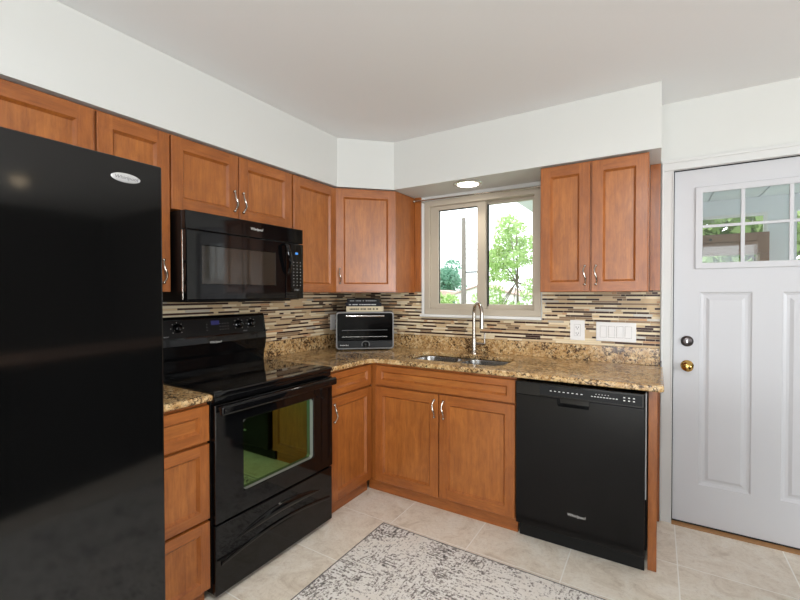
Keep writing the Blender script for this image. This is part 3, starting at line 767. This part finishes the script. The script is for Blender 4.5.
def book(label, x0, x1, ya, yb, z, h, cover, title, tm, rz):
    c = Vector((.212, -.503, 0)) + Matrix.Rotation(ang, 3, 'Z') @ Vector(((x0+x1)/2, (ya+yb)/2, 0))
    t = thing('book', label, 'book', (c.x, c.y, z), ang+rz, 'books on the toaster oven')
    w, d = (x1-x0)/2, (yb-ya)/2
    B().box(-w, w, -d, d, 0, .003, .001).box(-w, w, -d, d, h-.003, h, .001).box(-w, w, -d, -d+.004, .001, h-.001, .001).build('cover', cover, t)
    B().box(-w+.004, w-.004, -d+.0045, d-.004, .0032, h-.0032).build('pages', M['paper'], t)
    s = B()
    x = -w*.82
    while x < w*.75:
        L = rng.uniform(.006, .016); s.box(x, x+L, -d-.0005, -d+.0005, h*.38, h*.62); x += L+rng.choice((.003, .003, .012))
    s.build('spine_marks', tm, t)
ztop = CZ1+TZ1+.0005
book('thick cream book lying lowest on the toaster oven', .078, .362, .03, .205, ztop, .040, M['cream'], '', M['bookblack'], .0)
book('dark blue book lying between the cream and black books', .072, .345, .035, .205, ztop+.0405, .027, M['bookblue'], '', M['letter'], .01)
book('black book lying topmost of the pile on the toaster oven', .085, .335, .03, .20, ztop+.068, .030, M['bookblack'], '', M['dimletter'], -.02)

# ------------------------------------------------------------------ wall plates
def plate(label, cat, name, x0, x1, z0, z1):
    t = thing(name, label, cat, ((x0+x1)/2, -.0078, (z0+z1)/2), 0); w, h = (x1-x0)/2, (z1-z0)/2
    B().box(-w, w, -.006, 0, -h, h, .003, 3).build('plate', M['plate'], t); return t, w, h
t, w_, h_ = plate('white double outlet plate on mosaic left of the switches', 'outlet', 'wall_outlet', 1.780, 1.868, 1.041, 1.171)
rc = B().box(-.018, .018, -.0085, -.0055, -.036, .036, .002).build('receptacle', M['plate'], t)
s = B()
for z in (-.020, .018): s.box(-.008, -.0055, -.0092, -.0084, z-.004, z+.006).box(.0055, .008, -.0092, -.0084, z-.003, z+.005).cyl((0, -.0092, z-.010), (0, -.0084, z-.010), .0028, seg=10)
s.build('slots', M['slot'], rc)
frame(B(), -.0195, .0195, -.0375, .0375, .0012, -.0066, -.0058, 0).build('gap_line', M['line'], t)
t, w_, h_ = plate('wide white four rocker switch plate beside the door', 'light switch', 'switch_plate', 1.934, 2.155, 1.044, 1.163)
for k in range(4):
    x = -.069+.046*k
    frame(B(), x-.0185, x+.0185, -.036, .036, .0014, -.0068, -.0058, 0).build('gap_line', M['line'], t)
    B().prism([(-.0060, -.034), (-.0100, -.034), (-.0070, .034), (-.0060, .034)], 'x', x-.0165, x+.0165, bev=.0008, seg=1).build('rocker', M['plate'], t)
t = thing('wall_outlet', 'white outlet plate on left wall beside the toaster oven', 'outlet', (.0078, -.306, 1.113), PI/2)
B().box(-.031, .031, -.006, 0, -.062, .062, .003, 3).build('plate', M['plate'], t)
B().box(-.018, .018, -.0085, -.0055, -.036, .036, .002).build('receptacle', M['plate'], t)

# ------------------------------------------------------------------ lights of the room
t = thing('recessed_light', 'lit round recessed downlight in soffit over sink', 'ceiling light', (1.146, -.205, SZ), 0)
B().lathe([(.074, -.0005), (.100, -.0005), (.101, -.003), (.095, -.008), (.078, -.009), (.074, -.006)], (0, 0, 0), (0, 0, 1), 36).build('trim_ring', M['chrome'], t, angle=60)
B().lathe([(0, -.0005), (.0735, -.0005), (.0735, -.008), (.050, -.013), (0, -.015)], (0, 0, 0), (0, 0, 1), 36).build('lens', M['lens'], t, angle=60)
l = bpy.data.lights.new('downlight', 'SPOT'); l.energy = 9; l.spot_size = 2.3; l.spot_blend = .8; l.shadow_soft_size = .05; l.color = (1, .93, .82)
o = bpy.data.objects.new('downlight', l); COL.objects.link(o); o.location = (1.146, -.205, SZ-.03)
def ceiling_lamp(label, x, y, power, sc=1.0):
    t = thing('ceiling_lamp', label, 'ceiling light', (x, y, H), 0); t.scale = (sc, sc, 1)
    B().lathe([(.17, -.0005), (.17, -.02), (.15, -.025)], (0, 0, 0), (0, 0, 1), 32).build('base', M['nickel'], t, angle=60)
    B().lathe([(.148, -.0255), (.146, -.05), (.12, -.085), (.07, -.105), (0, -.112)], (0, 0, 0), (0, 0, 1), 32).build('dome', M['dome'], t, angle=60)
    if power <= 0: return
    l = bpy.data.lights.new('lamp_glow', 'AREA'); l.shape = 'DISK'; l.size = .28; l.energy = power; l.color = (.95, .975, 1.0)
    o = bpy.data.objects.new('lamp_glow', l); COL.objects.link(o); o.location = (x, y, H-.116)
ceiling_lamp('round dome ceiling lamp over the kitchen behind the camera', 2.30, -2.75, 32)
ceiling_lamp('round dome ceiling lamp over the dining area', 4.42, -1.48, 0, .42)

# ------------------------------------------------------------------ rug
b = B(); b.box(.914, 2.44, -3.30, -.908, .0008, .0085, .003)
rg = tag(b.build('area_rug', M['rug']), 'cream and grey distressed area rug on the tile floor', 'rug')
b = B()
for q in ((.909, .9135, -3.30, -.9035), (2.4405, 2.445, -3.30, -.9035), (.9135, 2.4405, -.9075, -.9035)): b.box(*q, .0008, .0080, .001)
b.build('edge_binding', M['greyt'], rg)

t = thing('sideboard', 'dark sideboard with brown wooden top, reflected in the refrigerator door', 'sideboard', (2.545, -2.72, 0), math.radians(-11.8))
B().box(.02, .50, .02, 2.13, .0005, .90, .004).build('body', M['bookblack'], t)
B().box(0, .52, 0, 2.15, .9005, .93, .006).build('top', M['brownwood'], t)
for k in range(3): B().box(.002, .0195, .04+.70*k, .71+.70*k, .06, .88, .003).build('door', M['bookblack'], t)

# ------------------------------------------------------------------ outside
o = B().box(-40, 40, .4, 70, -.6, -.5).build('lawn', M['grass']); o['kind'] = 'structure'; o['label'] = 'green lawn outside the kitchen window'
rs = np.random.RandomState(3)
def foliage(name, mat, blobs, n, size, parent=None):
    cs = np.array([q[:3] for q in blobs]); rd = np.array([q[3] for q in blobs]); wgt = rd**2; wgt = wgt/wgt.sum()
    idx = rs.choice(len(blobs), n, p=wgt)
    d = rs.normal(size=(n, 3)); d /= np.linalg.norm(d, axis=1)[:, None]
    p = cs[idx] + d*(rd[idx]*rs.uniform(.45, 1.05, n)**.6)[:, None]
    a = rs.normal(size=(n, 3)); a /= np.linalg.norm(a, axis=1)[:, None]
    c = np.cross(a, rs.normal(size=(n, 3))); c /= np.linalg.norm(c, axis=1)[:, None]
    s = size*rs.uniform(.6, 1.3, n)[:, None]
    V = np.stack([p-a*s, p+c*s*.5, p+a*s, p-c*s*.5], 1).reshape(-1, 3)
    me = bpy.data.meshes.new(name); me.from_pydata(V.tolist(), [], np.arange(4*n).reshape(-1, 4).tolist()); me.materials.append(mat)
    o = bpy.data.objects.new(name, me); COL.objects.link(o); o.parent = parent; return o
def tree(label, x, y, trunk_top, blobs, n, size, leaf, tr=.07, name='tree'):
    t = thing(name, label, 'tree', (x, y, -.5))
    b = B().tube([(0, 0, 0), (.03, 0, trunk_top*.5), (0, 0, trunk_top)], [tr, tr*.8, tr*.4], 8)
    for q in blobs[1::2]:
        b.tube([(0, 0, trunk_top*.6), ((q[0])*.5, q[1]*.5, trunk_top*.6+(q[2]-trunk_top*.6)*.6), (q[0], q[1], q[2])], [tr*.45, tr*.3, tr*.15], 6)
    b.build('trunk', M['bark'], t)
    foliage('foliage', leaf, blobs, n, size, t)
rr_ = random.Random(9)
bl = []
for k in range(38):
    z = rr_.uniform(1.1, 4.0); wd = .80 if z < 2.7 else .80*(4.2-z)/1.5
    bl.append((rr_.uniform(-wd, wd)+(.12 if z > 3 else 0), rr_.uniform(-.6, .6), z, rr_.uniform(.16, .33)))
tree('leafy light green young tree seen through right window pane', -.88, 8, 3.6, bl, 7200, .050, M['leaf'], .035)
bl = [(rr_.uniform(-.75, .75), rr_.uniform(-.6, .6), rr_.uniform(1.5, 3.9), rr_.uniform(.4, .7)) for k in range(22)]
tree('distant blue green bushy tree in left window pane', -10.9, 25, 3.4, bl, 6000, .11, M['leafd'], .14)
bl = [(rr_.uniform(-.4, .4), rr_.uniform(-.3, .3), rr_.uniform(.5, 1.6), rr_.uniform(.2, .4)) for k in range(12)]
tree('low light green shrub at lower left of window view', -4.15, 10, 1.3, bl, 2500, .07, M['leaf'], .03, 'shrub')
t = thing('utility_pole', 'tall weathered wooden utility pole in left window pane', 'utility pole', (-5.77, 16, -.5))
B().cyl((0, 0, 0), (.0, 0, 5.55), .14, .10, 12).build('pole', M['polewood'], t)
B().box(.06, .70, -.03, .03, 2.86, 2.94, .01).build('lamp_arm', M['wire'], t)
for k, (z, z2) in enumerate(((4.3, 4.1), (4.05, 3.9), (3.6, 3.5))):
    B().tube([(0, 0, z), (2.5, .4, z-.28), (6, 1, z2)], .012, 6).build('wire', M['wire'], t)
t = thing('garage', 'white neighbouring garage with pale shingle roof behind pole', 'building', (-7.4, 18.5, -.5))
B().prism([(.05, 0), (3.6, 0), (3.6, 1.72), (1.55, 2.28), (.05, 1.82)], 'y', 0, 4).build('wall', M['siding'], t)
B().prism([(-.05, 1.80), (1.55, 2.30), (3.7, 1.73), (3.7, 1.79), (1.55, 2.37), (-.05, 1.88)], 'y', -.15, 4.2).build('roof', M['roof'], t)
B().prism([(-2.2, 1.4), (-.06, 1.4), (-.06, 1.86), (-2.2, 2.1)], 'y', 2.0, 4).build('side_roof', M['roof'], t)

# ------------------------------------------------------------------ porch beyond the entry door
PX0, PX1, PY1, PZ = .955, 5.2, 3.4, 2.34
o = B().box(PX0, PX1, .155, PY1, PZ, PZ+.12).build('trim_5', M['eave']); o['kind'] = 'structure'; o['label'] = 'grey porch roof edge at upper right of window'
b = B()
for k in range(8): b.box(1.9+.4125*k, 1.9+.4125*(k+1)-.012, .155, 2.8, PZ-.02, PZ-.001, .003)
o = b.build('trim_6', M['porch']); o['kind'] = 'structure'; o['label'] = 'white board ceiling of the porch'
o = B().box(1.9, 2.0, .155, 2.7, -.1, PZ-.02).box(1.9, 2.45, 2.6, 2.7, -.1, PZ-.02).box(2.45, 3.20, 2.6, 2.7, -.1, .9).box(2.45, 3.20, 2.6, 2.7, 2.16, PZ-.02).box(3.20, 3.42, 2.6, 2.7, -.1, PZ-.02).box(3.42, 4.6, 2.6, 2.7, -.1, .9).box(3.42, 4.6, 2.6, 2.7, 2.16, PZ-.02).box(4.6, PX1, 2.6, 2.7, -.1, PZ-.02).build('wall_porch', M['porch']); o['kind'] = 'structure'; o['label'] = 'pale porch wall with wide window openings'
o = B().box(1.9, PX1, .155, 2.8, -.15, -.05).build('porch_floor', M['porch']); o['kind'] = 'structure'; o['label'] = 'pale porch floor beyond the entry door'
frame(B(), 2.45, 3.20, .9, 2.16, .03, 2.585, 2.63, .004).build('window_2', M['vwhite']); bpy.data.objects['window_2']['kind'] = 'structure'; bpy.data.objects['window_2']['label'] = 'white porch window frame seen through door glass'
t = thing('hanging_cupboard', 'brown wooden cupboard hanging across porch window behind door panes', 'cupboard', (2.62, 2.58, 1.735), 0)
B().box(0, .56, -.20, 0, 0, .205, .004).box(.49, .56, -.20, 0, -.35, 0, .004).build('body', M['brownwood'], t)
d = B().box(.012, .47, -.217, -.2005, .012, .115, .004).box(.012, .47, -.213, -.2005, .125, .192, .003).build('drawer', M['brownwood'], t)
B().ball((.10, -.224, .150), .013).build('knob', M['bronze'], d)
bl = [(rr_.uniform(-1.6, 1.6), rr_.uniform(-.6, .6), rr_.uniform(.8, 3.9), rr_.uniform(.5, .8)) for k in range(40)]
tree('dense green trees beyond the porch windows', 3.6, 6.0, 3.0, bl, 9000, .12, M['leafm'], .12)
